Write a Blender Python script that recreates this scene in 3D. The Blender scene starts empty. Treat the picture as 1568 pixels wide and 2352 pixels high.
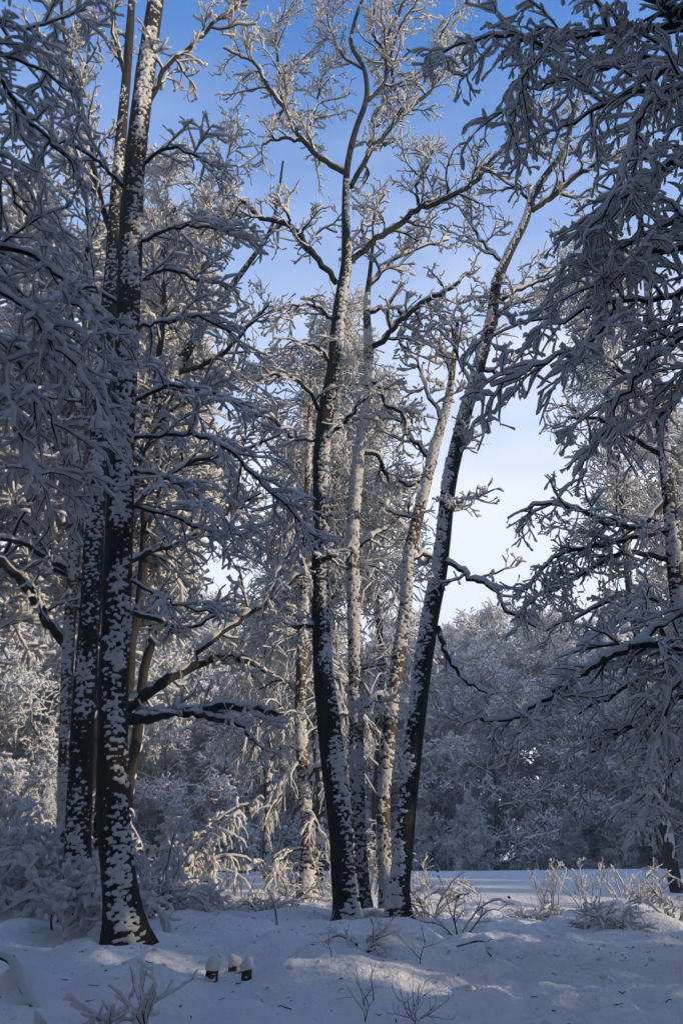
import bpy, math, random
import numpy as np
from mathutils import Vector

# ------------------------------------------------------------------ camera, sky, sun, exposure
scene = bpy.context.scene
COL = scene.collection
PITCH, VFOV, CAMZ = math.radians(22.8), math.radians(65.0), 1.0
cam_d = bpy.data.cameras.new('camera'); cam = bpy.data.objects.new('camera', cam_d); COL.objects.link(cam)
cam.location = (0, 0, CAMZ); cam.rotation_euler = (math.radians(90) + PITCH, 0, 0)
cam_d.sensor_fit = 'VERTICAL'; cam_d.angle = VFOV; cam_d.clip_start = 0.05; cam_d.clip_end = 3000
scene.camera = cam

SUN_AZ, SUN_EL = math.radians(108), math.radians(12.5)
world = bpy.data.worlds.new('World'); scene.world = world; world.use_nodes = True
wn = world.node_tree; wn.nodes.clear()
sky = wn.nodes.new('ShaderNodeTexSky'); sky.sky_type = 'NISHITA'; sky.sun_disc = False
sky.sun_elevation = SUN_EL; sky.sun_rotation = SUN_AZ
sky.air_density = 1.0; sky.dust_density = 0.6; sky.ozone_density = 1.0; sky.altitude = 0
bg = wn.nodes.new('ShaderNodeBackground'); bg.inputs['Strength'].default_value = 0.088
wo = wn.nodes.new('ShaderNodeOutputWorld')
hs = wn.nodes.new('ShaderNodeHueSaturation'); hs.inputs['Saturation'].default_value = 1.3; hs.inputs['Value'].default_value = 2.9
wtc = wn.nodes.new('ShaderNodeTexCoord'); wsep = wn.nodes.new('ShaderNodeSeparateXYZ')
wnz = wn.nodes.new('ShaderNodeTexNoise'); wnz.inputs['Scale'].default_value = 2.2; wnz.inputs['Detail'].default_value = 5
wmp = wn.nodes.new('ShaderNodeMapping'); wmp.inputs['Scale'].default_value = (1, 1, 3.2)
wad = wn.nodes.new('ShaderNodeMath'); wad.operation = 'MULTIPLY_ADD'; wad.inputs[1].default_value = -.46
wrp = wn.nodes.new('ShaderNodeValToRGB')     # thin high cloud veil, thicker low down, the same all round
for e in list(wrp.color_ramp.elements)[1:]: wrp.color_ramp.elements.remove(e)
wrp.color_ramp.elements[0].position = .02; wrp.color_ramp.elements[0].color = (.95,) * 3 + (1,)
for p_, c_ in ((.17, .92), (.27, .66), (.35, .36), (.46, .12), (.58, .0)):
    e = wrp.color_ramp.elements.new(p_); e.color = (c_, c_, c_, 1)
wti = wn.nodes.new('ShaderNodeMixRGB'); wti.blend_type = 'MULTIPLY'; wti.inputs['Fac'].default_value = 1; wti.inputs['Color2'].default_value = (.84, 1.0, 1.36, 1)
wmx = wn.nodes.new('ShaderNodeMixRGB'); wmx.inputs['Color2'].default_value = (9.0, 9.5, 10.2, 1)
wl = wn.links.new
wl(wtc.outputs['Generated'], wsep.inputs[0]); wl(wtc.outputs['Generated'], wmp.inputs['Vector']); wl(wmp.outputs[0], wnz.inputs['Vector'])
wl(wnz.outputs['Fac'], wad.inputs[0]); wl(wsep.outputs['Z'], wad.inputs[2]); wl(wad.outputs[0], wrp.inputs['Fac'])
wl(sky.outputs['Color'], hs.inputs['Color']); wl(hs.outputs[0], wti.inputs['Color1']); wl(wti.outputs[0], wmx.inputs['Color1']); wl(wrp.outputs['Color'], wmx.inputs['Fac'])
wl(wmx.outputs[0], bg.inputs['Color']); wl(bg.outputs[0], wo.inputs['Surface'])

sun_d = bpy.data.lights.new('sun', 'SUN'); sun_d.energy = 5.0; sun_d.angle = math.radians(0.5); sun_d.color = (1.0, 0.80, 0.58)
sun = bpy.data.objects.new('sun', sun_d); COL.objects.link(sun)
SUNV = Vector((math.sin(SUN_AZ) * math.cos(SUN_EL), math.cos(SUN_AZ) * math.cos(SUN_EL), math.sin(SUN_EL)))
sun.rotation_euler = SUNV.to_track_quat('Z', 'Y').to_euler(); sun.location = SUNV * 200

vs = scene.view_settings
vs.view_transform = 'Standard'; vs.look = 'None'; vs.gamma = 1.0; vs.exposure = 0.37; vs.use_curve_mapping = False
cy = scene.cycles
cy.max_bounces = 6; cy.diffuse_bounces = 4; cy.glossy_bounces = 1; cy.transmission_bounces = 3; cy.transparent_max_bounces = 4
cy.use_denoising = True; cy.use_adaptive_sampling = True; cy.adaptive_threshold = 0.02
cy.sample_clamp_indirect = 6.0

rng = np.random.default_rng(7)
F = 1176.0 / math.tan(VFOV / 2)          # focal length in the 1568 x 2352 frame that the notes below are measured in
SP, CP = math.sin(PITCH), math.cos(PITCH)

def ray(u, v):
    xc, yc = (u - 784.0) / F, (1176.0 - v) / F
    return np.array([xc, CP - yc * SP, SP + yc * CP])
def at(u, v, D):                          # the place at distance D (metres along +Y) seen in that direction
    d = ray(u, v); t = D / d[1]
    return np.array([0, 0, CAMZ]) + t * d
def zdepth(P): return P[..., 1] * CP + (P[..., 2] - CAMZ) * SP

# ------------------------------------------------------------------ noise and ground height
def _hash(ix, iy, s):
    h = (ix.astype(np.int64) * 374761393 + iy.astype(np.int64) * 668265263 + s * 974634777) & 0xFFFFFFFF
    h = ((h ^ (h >> 13)) * 1274126177) & 0xFFFFFFFF
    return ((h ^ (h >> 16)) & 0xFFFFFF) / float(0xFFFFFF)
def noise(x, y, s=0):
    x = np.asarray(x, float); y = np.asarray(y, float)
    ix, iy = np.floor(x), np.floor(y); fx, fy = x - ix, y - iy
    fx = fx * fx * fx * (fx * (fx * 6 - 15) + 10); fy = fy * fy * fy * (fy * (fy * 6 - 15) + 10)
    a, b = _hash(ix, iy, s), _hash(ix + 1, iy, s); c, d = _hash(ix, iy + 1, s), _hash(ix + 1, iy + 1, s)
    return (a + (b - a) * fx) * (1 - fy) + (c + (d - c) * fx) * fy
def gauss(x, y, cx, cyy, r, ry=None):
    ry = ry or r
    return np.exp(-((x - cx) / r) ** 2 - ((y - cyy) / ry) ** 2)
def path_x(y): return np.interp(y, [3, 6, 10, 13, 18, 24], [1.5, 1.7, 2.15, 2.45, 2.9, 3.6])
def path_mask(x, y):
    return np.exp(-((x - path_x(y)) / np.interp(y, [4, 10, 20], [1.15, 1.0, 1.2])) ** 4) * np.clip((26 - y) / 6, 0, 1)
MOUNDS = []
def height(x, y):
    x = np.asarray(x, float); y = np.asarray(y, float)
    near = np.clip((24 - y) / 8, 0, 1) * np.clip((y + 30) / 20, 0, 1)
    h = 0.22 * (noise(x / 2.3, y / 2.3, 1) - .5) + 0.15 * (noise(x / .8 + 3, y / .95, 2) - .5) + 0.09 * (noise(x / .36, y / .42, 3) - .5)
    h += 0.16 * (np.abs(noise(x / 1.1 + y / 3, y / 1.3, 8) - .5) * 2) + .035 * (noise(x / .17, y / .19, 9) - .5)
    pm = path_mask(x, y)
    trod = 0.15 * (noise(x / .24, y / .28, 4) - .5) + 0.06 * (noise(x / .11, y / .13, 5) - .5) - 0.06
    h = ((h - .13) * (1 - pm) + ((h - .13) * .25 - .04 + trod) * pm) * near
    h += 0.5 * (noise(x / 19, y / 19, 6) - .5) * np.clip((y - 24) / 20, 0, 1) + .02 * (noise(x / 1.2, y / 1.2, 7) - .5)
    for (cx, cyy, r, ry, a) in MOUNDS: h = h + a * gauss(x, y, cx, cyy, r, ry)
    far = np.clip((np.hypot(x, y) - 130) / 250, 0, 1)
    return h + 6 * far * far
def mound(u, v, r, a, ry=None):
    d = ray(u, v); t = -CAMZ / d[2]; MOUNDS.append((t * d[0], t * d[1], r, ry or r, a)); return t * d[0], t * d[1]
def gp(u, v):                             # the spot of the ground seen in that direction
    d = ray(u, v); t = -CAMZ / d[2]
    for _ in range(6):
        z = float(height(t * d[0], t * d[1])); t = (z - CAMZ) / d[2]; t = min(max(t, 2), 120)
    return np.array([t * d[0], t * d[1], float(height(t * d[0], t * d[1]))])
mound(850, 2110, .9, .16); mound(295, 2160, .5, .10); mound(350, 2150, .35, .12)
mound(540, 2135, .55, .18, .8); mound(430, 2095, .5, .22, .45); mound(620, 2085, 1.0, .16, .8)
mound(1400, 2110, .9, .06, .6); mound(1240, 2110, .6, .02, .5); mound(120, 2140, .9, .15); mound(1520, 2110, .9, .08)
mound(640, 2230, .22, .10, .5); mound(560, 2285, .3, .08); mound(240, 2260, .5, .06); mound(520, 2262, .16, .05, .12)

# ------------------------------------------------------------------ materials
def mat(name):
    m = bpy.data.materials.new(name); m.use_nodes = True; nt = m.node_tree; nt.nodes.clear()
    out = nt.nodes.new('ShaderNodeOutputMaterial'); return m, nt, out
def N(nt, t, **kw):
    n = nt.nodes.new(t)
    for k, v in kw.items():
        if k in n.inputs: n.inputs[k].default_value = v
        else: setattr(n, k, v)
    return n
def snow_material(name, bump_scale, bump, transl, twigs=False, trodden=False):
    m, nt, out = mat(name)
    tc = N(nt, 'ShaderNodeTexCoord')
    d = N(nt, 'ShaderNodeBsdfDiffuse', Color=(.79, .785, .775, 1), Roughness=.4)
    src = d
    if bump:
        nz = N(nt, 'ShaderNodeTexNoise', Scale=bump_scale, Detail=4.0, Roughness=.6)
        nt.links.new(tc.outputs['Object'], nz.inputs['Vector'])
        bp = N(nt, 'ShaderNodeBump', Strength=bump, Distance=.04 if trodden else .02)
        nt.links.new(nz.outputs['Fac'], bp.inputs['Height']); nt.links.new(bp.outputs[0], d.inputs['Normal'])
        if trodden:                       # bits of bark, seeds and twig litter fallen on the snow
            n2 = N(nt, 'ShaderNodeTexNoise', Scale=9.0, Detail=5.0, Roughness=.75); nt.links.new(tc.outputs['Object'], n2.inputs['Vector'])
            r = N(nt, 'ShaderNodeValToRGB'); r.color_ramp.elements[0].position = .64; r.color_ramp.elements[1].position = .72
            r.color_ramp.elements[0].color = (.79, .785, .775, 1); r.color_ramp.elements[1].color = (.35, .31, .26, 1)
            nt.links.new(n2.outputs['Fac'], r.inputs['Fac']); nt.links.new(r.outputs['Color'], d.inputs['Color'])
    if transl:
        t = N(nt, 'ShaderNodeBsdfTranslucent', Color=(.79, .785, .775, 1)); mx = N(nt, 'ShaderNodeMixShader', Fac=transl)
        nt.links.new(d.outputs[0], mx.inputs[1]); nt.links.new(t.outputs[0], mx.inputs[2]); src = mx
    nt.links.new(src.outputs[0], out.inputs['Surface']); return m
SNOW_GROUND = snow_material('snow_ground', 13.0, .9, 0, trodden=True)
SNOW = snow_material('snow_on_wood', 30.0, .3, .36)
SNOW_FAR = snow_material('snow_far', 0, 0, .32)
def bark_material(name, dark, light, moss, sx=14.0, mossy=.5):
    m, nt, out = mat(name)
    tc = N(nt, 'ShaderNodeTexCoord'); mp = N(nt, 'ShaderNodeMapping'); mp.inputs['Scale'].default_value = (1, 1, .22)
    nt.links.new(tc.outputs['Object'], mp.inputs['Vector'])
    nz = N(nt, 'ShaderNodeTexNoise', Scale=sx, Detail=6.0, Roughness=.7); nt.links.new(mp.outputs[0], nz.inputs['Vector'])
    r = N(nt, 'ShaderNodeValToRGB'); r.color_ramp.elements[0].position = .35; r.color_ramp.elements[1].position = .7
    r.color_ramp.elements[0].color = (*dark, 1); r.color_ramp.elements[1].color = (*light, 1)
    nt.links.new(nz.outputs['Fac'], r.inputs['Fac'])
    n2 = N(nt, 'ShaderNodeTexNoise', Scale=1.7, Detail=3.0); nt.links.new(tc.outputs['Object'], n2.inputs['Vector'])
    r2 = N(nt, 'ShaderNodeValToRGB'); r2.color_ramp.elements[0].position = .48; r2.color_ramp.elements[1].position = .66
    r2.color_ramp.elements[0].color = (0, 0, 0, 1); r2.color_ramp.elements[1].color = (mossy, mossy, mossy, 1)
    nt.links.new(n2.outputs['Fac'], r2.inputs['Fac'])
    mx = N(nt, 'ShaderNodeMixRGB', Color2=(*moss, 1)); nt.links.new(r2.outputs[0], mx.inputs['Fac']); nt.links.new(r.outputs[0], mx.inputs['Color1'])
    b = N(nt, 'ShaderNodeBsdfPrincipled', Roughness=.85); b.inputs['Specular IOR Level'].default_value = .2
    bp = N(nt, 'ShaderNodeBump', Strength=1.0, Distance=.05); nt.links.new(nz.outputs['Fac'], bp.inputs['Height'])
    nt.links.new(mx.outputs[0], b.inputs['Base Color']); nt.links.new(bp.outputs[0], b.inputs['Normal'])
    nt.links.new(b.outputs[0], out.inputs['Surface']); return m
BARK = bark_material('oak_bark', (.011, .010, .009), (.050, .042, .034), (.034, .035, .016))
BARK_BIRCH = bark_material('birch_bark', (.03, .022, .016), (.16, .11, .07), (.06, .045, .02), 10.0)
TWIG = bark_material('twig_bark', (.014, .012, .010), (.036, .029, .024), (.02, .02, .012), 20.0, .3)
REED = bark_material('dry_stem', (.03, .022, .016), (.10, .07, .05), (.06, .05, .03), 20.0, .3)
SEED = bark_material('seed_head', (.02, .012, .008), (.06, .03, .02), (.03, .02, .01), 30.0, .3)

# ------------------------------------------------------------------ polyline growth (arrays of M branches with K points)
def unit(v): return v / np.maximum(np.linalg.norm(v, axis=-1, keepdims=True), 1e-9)
Z = np.array([0, 0, 1.0])
def tangents(P):
    T = np.empty_like(P); T[:, 1:-1] = P[:, 2:] - P[:, :-2]; T[:, 0] = P[:, 1] - P[:, 0]; T[:, -1] = P[:, -1] - P[:, -2]
    return unit(T)
def lengths(P): return np.linalg.norm(np.diff(P, axis=1), axis=2).sum(1)
def grow(P, R, n, L, K, ang=(35, 65), t=(.12, 1.0), wig=.25, up=0.0, flat=0.0, droop=0.0, r0=.6, rmax=9, rtip=.35, fall=.5, rmin=.004, bias=None):
    """n children on each of the branches P: L metres long (or a share of the parent when L is a string)."""
    M, Kp, _ = P.shape
    idx = np.repeat(np.arange(M), n); j = np.tile(np.arange(n), M)
    tt = t[0] + (t[1] - t[0]) * np.clip((j + rng.random(M * n)) / n, 0, .999)
    s = tt * (Kp - 1); i = np.minimum(s.astype(int), Kp - 2); f = (s - i)[:, None]
    pos = P[idx, i] * (1 - f) + P[idx, i + 1] * f
    T = unit(P[idx, i + 1] - P[idx, i])
    rp = R[idx, i] * (1 - f[:, 0]) + R[idx, i + 1] * f[:, 0]
    if isinstance(L, str): L = float(L) * lengths(P)[idx]
    Lc = L * (1 - fall * tt) * rng.uniform(.55, 1.25, M * n)
    rv = rng.normal(size=(M * n, 3)); rv = unit(rv - (rv * T).sum(1, keepdims=True) * T)
    hs = np.cross(T, Z + rng.normal(size=(M * n, 3)) * .12); hs = unit(hs) * np.where(((j + rng.integers(0, 2, M)[idx]) % 2) == 0, 1, -1)[:, None]
    Nn = unit(rv * (1 - flat) + hs * flat)
    a = np.radians(rng.uniform(ang[0], ang[1], M * n))[:, None]
    d = unit(np.cos(a) * T + np.sin(a) * Nn)
    if bias is not None: d = unit(d + bias)
    out = np.empty((M * n, K, 3)); out[:, 0] = pos
    st = (Lc / (K - 1))[:, None]
    for k in range(1, K):
        d = d + rng.normal(size=d.shape) * wig; d[:, 2] += up - droop * k / K
        d = unit(d); out[:, k] = out[:, k - 1] + d * st
    ra = np.clip(rp * r0, rmin, rmax)[:, None]
    return out, ra * np.linspace(1, rtip, K)[None, :]

# ------------------------------------------------------------------ tubes
def frames(P):
    T = tangents(P)
    U = Z - T[..., 2:3] * T; n = np.linalg.norm(U, axis=2, keepdims=True)
    alt = np.array([0, -1.0, 0]) - (T @ np.array([0, -1.0, 0]))[..., None] * T
    U = np.where(n > .08, U / np.maximum(n, 1e-6), unit(alt)); S = np.cross(T, U)
    return T, S, U, n[..., 0]
def rings(V):                             # V: (M, K, S, 3) -> verts, quads
    M, K, S, _ = V.shape
    b = (np.arange(M) * K * S)[:, None, None] + (np.arange(K - 1) * S)[None, :, None]
    s0 = np.arange(S)[None, None, :]; s1 = (np.arange(S) + 1) % S
    q = np.stack([b + s0, b + s1, b + S + s1, b + S + s0], axis=-1).reshape(-1, 4)
    return V.reshape(-1, 3), q
def tube(P, R, S):
    T, Sd, U, _ = frames(P)
    a = np.arange(S) * 2 * math.pi / S - math.pi / 2
    V = P[:, :, None] + R[:, :, None, None] * (np.cos(a)[:, None] * Sd[:, :, None] + np.sin(a)[:, None] * U[:, :, None])
    return rings(V)
def snow_tube(P, R, S, hw, hh, lump=.3, steep=.25, blob=0.0, skip=0.0, web=0.0):
    """Snow lying on the upper side of each branch: lumpy, thinner where the branch is steep, wood left bare below."""
    M, K, _ = P.shape
    if skip:
        keep = rng.random(M) > skip; P, R = P[keep], R[keep]; M = len(P)
    T, Sd, U, n = frames(P)
    sc = np.clip(steep + (1 - steep) * n * 1.15, 0, 1) * (1 + lump * rng.normal(size=(M, K))).clip(.3, 1.9) * rng.uniform(.75, 1.25, (M, 1)) * np.linspace(1 + web, 1 - web * .6, K)[None]
    if blob: sc[:, -1] *= 1 + blob * rng.random(M)
    E1 = P[:, -1:] + T[:, -1:] * hw * .8
    P = np.concatenate([P, E1], 1); cat = lambda A: np.concatenate([A, A[:, -1:]], 1)
    Sd, U, R = cat(Sd), cat(U), cat(R); sc = np.concatenate([sc, sc[:, -1:] * .2], 1); sc[:, 0] *= .7
    w = (np.minimum(R, .35) * .85 + hw) * sc; h = (hh + np.minimum(R, .1) * .5) * sc
    a = (np.arange(S) + .5) * 2 * math.pi / S - math.pi / 2 if S > 3 else np.radians([-25., 90., 205.])
    ca, sa = np.cos(a), np.sin(a)
    vert = np.where(sa > 0, sa, 0) * h[..., None] + np.where(sa < 0, sa, 0) * (.14 * w)[..., None] + (.12 * w + .25 * R)[..., None]
    V = P[:, :, None] + (w[..., None] * ca)[..., None] * Sd[:, :, None] + vert[..., None] * U[:, :, None]
    return rings(V)
def join(parts):
    vs_, qs, o = [], [], 0
    for v, q in parts:
        vs_.append(v); qs.append(q + o); o += len(v)
    return np.concatenate(vs_), np.concatenate(qs)
TRIS = [0]
def mesh(name, vq, material, smooth=True):
    v, q = vq; me = bpy.data.meshes.new(name)
    me.vertices.add(len(v)); me.vertices.foreach_set('co', np.ascontiguousarray(v, np.float32).ravel())
    me.loops.add(q.size); me.loops.foreach_set('vertex_index', np.ascontiguousarray(q, np.int32).ravel())
    me.polygons.add(len(q)); me.polygons.foreach_set('loop_start', np.arange(0, q.size, q.shape[1], dtype=np.int32))
    me.polygons.foreach_set('use_smooth', np.ones(len(q), bool) if smooth else np.zeros(len(q), bool))
    me.update(calc_edges=True); me.materials.append(material); TRIS[0] += len(q) * (q.shape[1] - 2)
    return me
def obj(name, me, parent=None, kind=None, label=None):
    o = bpy.data.objects.new(name, me); COL.objects.link(o)
    if parent: o.parent = parent
    if kind: o['kind'] = kind
    if label: o['label'] = label
    return o
def thing(name, label, cat, loc, group=None):
    o = bpy.data.objects.new(name, None); COL.objects.link(o); o.location = tuple(map(float, loc)); o.empty_display_size = .2
    o['label'] = label; o['category'] = cat
    if group: o['group'] = group
    return o
def part(name, chunks, material, parent, base, kind=None, label=None):
    v, q = join(chunks)
    return obj(name, mesh(name, (v - base, q), material), parent, kind, label)

# ------------------------------------------------------------------ smooth paths from measured points
def spline(pts, K):
    p = np.array(pts, float); n = len(p)
    seg = np.linalg.norm(np.diff(p[:, :3], axis=0), axis=1); c = np.concatenate([[0], np.cumsum(seg)]); c /= c[-1]
    m = np.gradient(p, c, axis=0) if n > 2 else np.repeat((p[1:] - p[:1]), 2, 0)
    x = np.linspace(0, 1, K); i = np.clip(np.searchsorted(c, x, 'right') - 1, 0, n - 2)
    h = (c[i + 1] - c[i])[:, None]; s = ((x - c[i]) / (c[i + 1] - c[i]))[:, None]
    return (2*s**3-3*s**2+1)*p[i] + (s**3-2*s**2+s)*h*m[i] + (-2*s**3+3*s**2)*p[i+1] + (s**3-s**2)*h*m[i+1]
def traced(pts, D0, D1=None):             # (u, v, width in frame pixels) -> x, y, z, radius
    D1 = D0 if D1 is None else D1; o = []
    for k, (u, v, w) in enumerate(pts):
        P = at(u, v, D0 + (D1 - D0) * k / (len(pts) - 1)); o.append([*P, .5 * w * zdepth(P) / F])
    return o

# ------------------------------------------------------------------ trunks
def trunk_tube(P, R, S=18, seed=0, rough=.07):
    K = len(P); T, Sd, U, _ = frames(P[None]); T = T[0]
    Sd = unit(np.cross(T, np.array([0, -1.0, 0]))); U = np.cross(Sd, T)          # U faces the camera side
    c = np.concatenate([[0], np.cumsum(np.linalg.norm(np.diff(P, axis=0), axis=1))])
    a = np.arange(S) * 2 * math.pi / S
    rr = R[:, None] * (1 + rough * 2 * (noise(np.cos(a)[None] * 2.2 + 5 + seed, c[:, None] * 1.2 + np.sin(a)[None] * 2.2, seed) - .5)
                       + rough * (noise(np.arange(S)[None] * 1.0 + 0 * c[:, None], c[:, None] * 4, seed + 5) - .5))
    V = P[:, None] + rr[..., None] * (np.sin(a)[None, :, None] * Sd[:, None] + np.cos(a)[None, :, None] * U[:, None])
    return rings(V[None]), (Sd, U, c, rr, a)
def trunk_snow(P, R, fr, face, spread, thr, res, th, seed):
    """Wind-plastered snow clumps standing proud of the bark, on the side FACE (radians; 0 = -Y, + = +X)."""
    LM = 16.5 if R.max() > .22 else 13.5; Sd, U, c, rr, a = fr; n = max(60, int(min(c[-1], LM) / res)); ci = np.linspace(0, min(c[-1], LM) * .985, n)
    ip = lambda A: np.stack([np.interp(ci, c, A[:, k]) for k in range(A.shape[1])], 1)
    Pi, Si, Ui = ip(P), unit(ip(Sd)), unit(ip(U)); rri = ip(np.concatenate([rr, rr[:, :1]], 1)); Ri = np.interp(ci, c, R)
    m = max(12, int(2 * spread * R.max() / res)); th_ = np.linspace(face - spread, face + spread, m)
    ar = np.concatenate([a, [2 * math.pi]]); rs = np.stack([np.interp(np.mod(th_, 2 * math.pi), ar, rri[k]) for k in range(n)])
    X = th_[None] * Ri.mean() ; Y = ci[:, None] + 0 * X
    X = X + 0 * Y
    nz = .58 * noise(X / .043 + 9, Y / .028, seed) + .36 * noise(X / .075, Y / .042, seed + 1) + .50 * (noise(X / .35, Y / .5, seed + 2) - .5)
    nz += .20 * (noise(X / .025, Y / .02, seed + 3) - .5)
    fall_ = np.cos(np.clip((th_ - face) / spread, -1, 1) * math.pi / 2)[None] ** .8
    tk = nz * 1.0 + .55 * (fall_ - 1) - thr + .05
    tk = tk - .15 * np.clip(.3 - Y, 0, .3) * 0
    t_ = np.where(tk > 0, th * (1 - np.exp(-tk * 5)) + .003, -.012)
    V = Pi[:, None] + (rs + t_)[..., None] * (np.sin(th_)[None, :, None] * Si[:, None] + np.cos(th_)[None, :, None] * Ui[:, None])
    V[..., 2] += np.where(tk > 0, 0, 0)
    ii = np.arange(n * m).reshape(n, m); q = np.stack([ii[:-1, :-1], ii[:-1, 1:], ii[1:, 1:], ii[1:, :-1]], -1).reshape(-1, 4)
    ok = (tk > 0).ravel(); q = q[ok[q].any(1)]
    used = np.unique(q); rm = np.zeros(n * m, int); rm[used] = np.arange(len(used))
    return V.reshape(-1, 3)[used], rm[q]

# ------------------------------------------------------------------ limbs with side branches, twigs and the snow on them
STYLE = {
 # dens2 side branches / m, len2, n3 twigs per side branch, len3, n4, len4, angles, wiggle, up, flat, droop, snow half width, height, tube sides
 'oak':   dict(d2=3.4, l2=1.1, n3=5, l3=.44, n4=2, l4=.2, ang=(35, 70), wig=.27, up=.05, flat=.35, droop=0, hw=.023, hh=.042, S=3, K=4),
 'crown': dict(d2=3.4, l2=1.5, n3=8, l3=.50, n4=2, l4=.22, ang=(28, 68), wig=.26, up=.06, flat=.2, droop=0, hw=.018, hh=.030, S=3, K=4, blob=.3),
 'fine':  dict(d2=4.2, l2=1.0, n3=7, l3=.42, n4=2, l4=.17, ang=(30, 65), wig=.24, up=-.02, flat=.3, droop=.22, hw=.017, hh=.024, S=3, K=4),
 'spray': dict(d2=3.6, l2=1.05, n3=6, l3=.44, n4=1, l4=.2, ang=(28, 60), wig=.15, up=.0, flat=.75, droop=.17, blob=.3, hw=.023, hh=.032, web=.3, S=4, K=4),
 'near':  dict(d2=3.9, l2=1.1, n3=6, l3=.40, n4=2, l4=.16, ang=(25, 62), wig=.18, up=-.03, flat=.55, droop=.22, hw=.021, hh=.026, S=4, K=5, tw=1.05, web=.45, blob=.2),
 'shrub': dict(d2=6, l2=.5, n3=5, l3=.27, n4=0, l4=.14, ang=(25, 65), wig=.20, up=.02, flat=.1, droop=.14, hw=.016, hh=.022, S=4, K=4, rs=.6, blob=.2),
 'drape': dict(d2=5, l2=.55, n3=4, l3=.34, n4=0, l4=.14, ang=(30, 60), wig=.10, up=-.08, flat=.1, droop=.7, hw=.028, hh=.03, S=5, K=5),
 'thin':  dict(d2=5, l2=.35, n3=2, l3=.14, n4=0, l4=.1, ang=(25, 55), wig=.10, up=.04, flat=.1, droop=0, hw=.007, hh=.010, S=4, K=4, rs=.35),
 'birch': dict(d2=3.2, l2=.9, n3=6, l3=.5, n4=0, l4=.3, ang=(30, 60), wig=.14, up=-.06, flat=.2, droop=.5, hw=.019, hh=.03, S=4, K=5),
 'weep':  dict(d2=3.0, l2=1.1, n3=8, l3=.9, n4=0, l4=.3, ang=(20, 60), wig=.10, up=-.05, flat=.1, droop=.75, hw=.011, hh=.016, S=4, K=6),
}
def limb(parent, base, P, R, style, dens=1.0, t0=.12, name='limb', label=None, **kw):
    st = dict(STYLE[style]); st.update(kw)
    P1, R1 = P[None], R[None]; L = lengths(P1)[0]
    g = dict(ang=st['ang'], wig=st['wig'], up=st['up'], flat=st['flat'], droop=st['droop'])
    tw = st.get('tw', 1.0); rs_ = st.get('rs', 1.0); n2 = max(3, int(L * st['d2'] * dens))
    l2 = min(st['l2'], .45 * L + .25)
    P2, R2 = grow(P1, R1, n2, l2, 6, t=(t0, 1), r0=.5, rmax=.03, rmin=.009 * rs_, fall=.45, **g)
    P3, R3 = grow(P2, R2, st['n3'], st['l3'], st['K'], t=(.1, 1), r0=.6, rmax=.011 * tw, rmin=.006 * tw * rs_, fall=.35, **g)
    wood3 = [tube(P3, R3, 3)]
    hw, hh, S = st['hw'], st['hh'], st['S']
    snow = [snow_tube(P1, R1, 8, hw * .8, hh * 1.4, .3, .42), snow_tube(P2, R2, S + 1, hw * 1.05, hh * 1.1, .3, .3, .4, 0, .2),
            snow_tube(P3, R3, S, hw, hh, .38, .3, st.get('blob', .6), .08, st.get('web', .2))]
    if st['n4']:
        P4, R4 = grow(P3, R3, st['n4'], st['l4'], 3, t=(.2, 1), r0=.7, rmax=.007 * tw, rmin=.004 * tw, fall=.2, **g)
        wood3.append(tube(P4, R4, 3)); snow.append(snow_tube(P4, R4, max(3, S - 1), hw * .85, hh * .85, .3, .4, .6, .06))
    lo = part(name, [tube(P1, R1, 9), tube(P2, R2, 4)], TWIG if R.max() < .05 else BARK, parent, base, label=label)
    part('twigs', wood3, TWIG, lo, base, 'stuff'); part('snow', snow, SNOW, lo, base, 'stuff')
    return lo
def auto_limb_path(P, R, t, az, elev, L, K=12, wig=.16, up=.03, droop=0.0, r=.45):
    s = t * (len(P) - 1); i = min(int(s), len(P) - 2); f = s - i
    p = P[i] * (1 - f) + P[i + 1] * f; r_ = (R[i] * (1 - f) + R[i + 1] * f) * r
    d = np.array([math.sin(az) * math.cos(elev), math.cos(az) * math.cos(elev), math.sin(elev)])
    o = [p]
    for k in range(1, K):
        d = d + rng.normal(size=3) * wig; d[2] += up - droop * k / K; d = unit(d); o.append(o[-1] + d * L / (K - 1))
    return np.array(o), np.linspace(r_, max(.008, r_ * .2), K)
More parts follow.
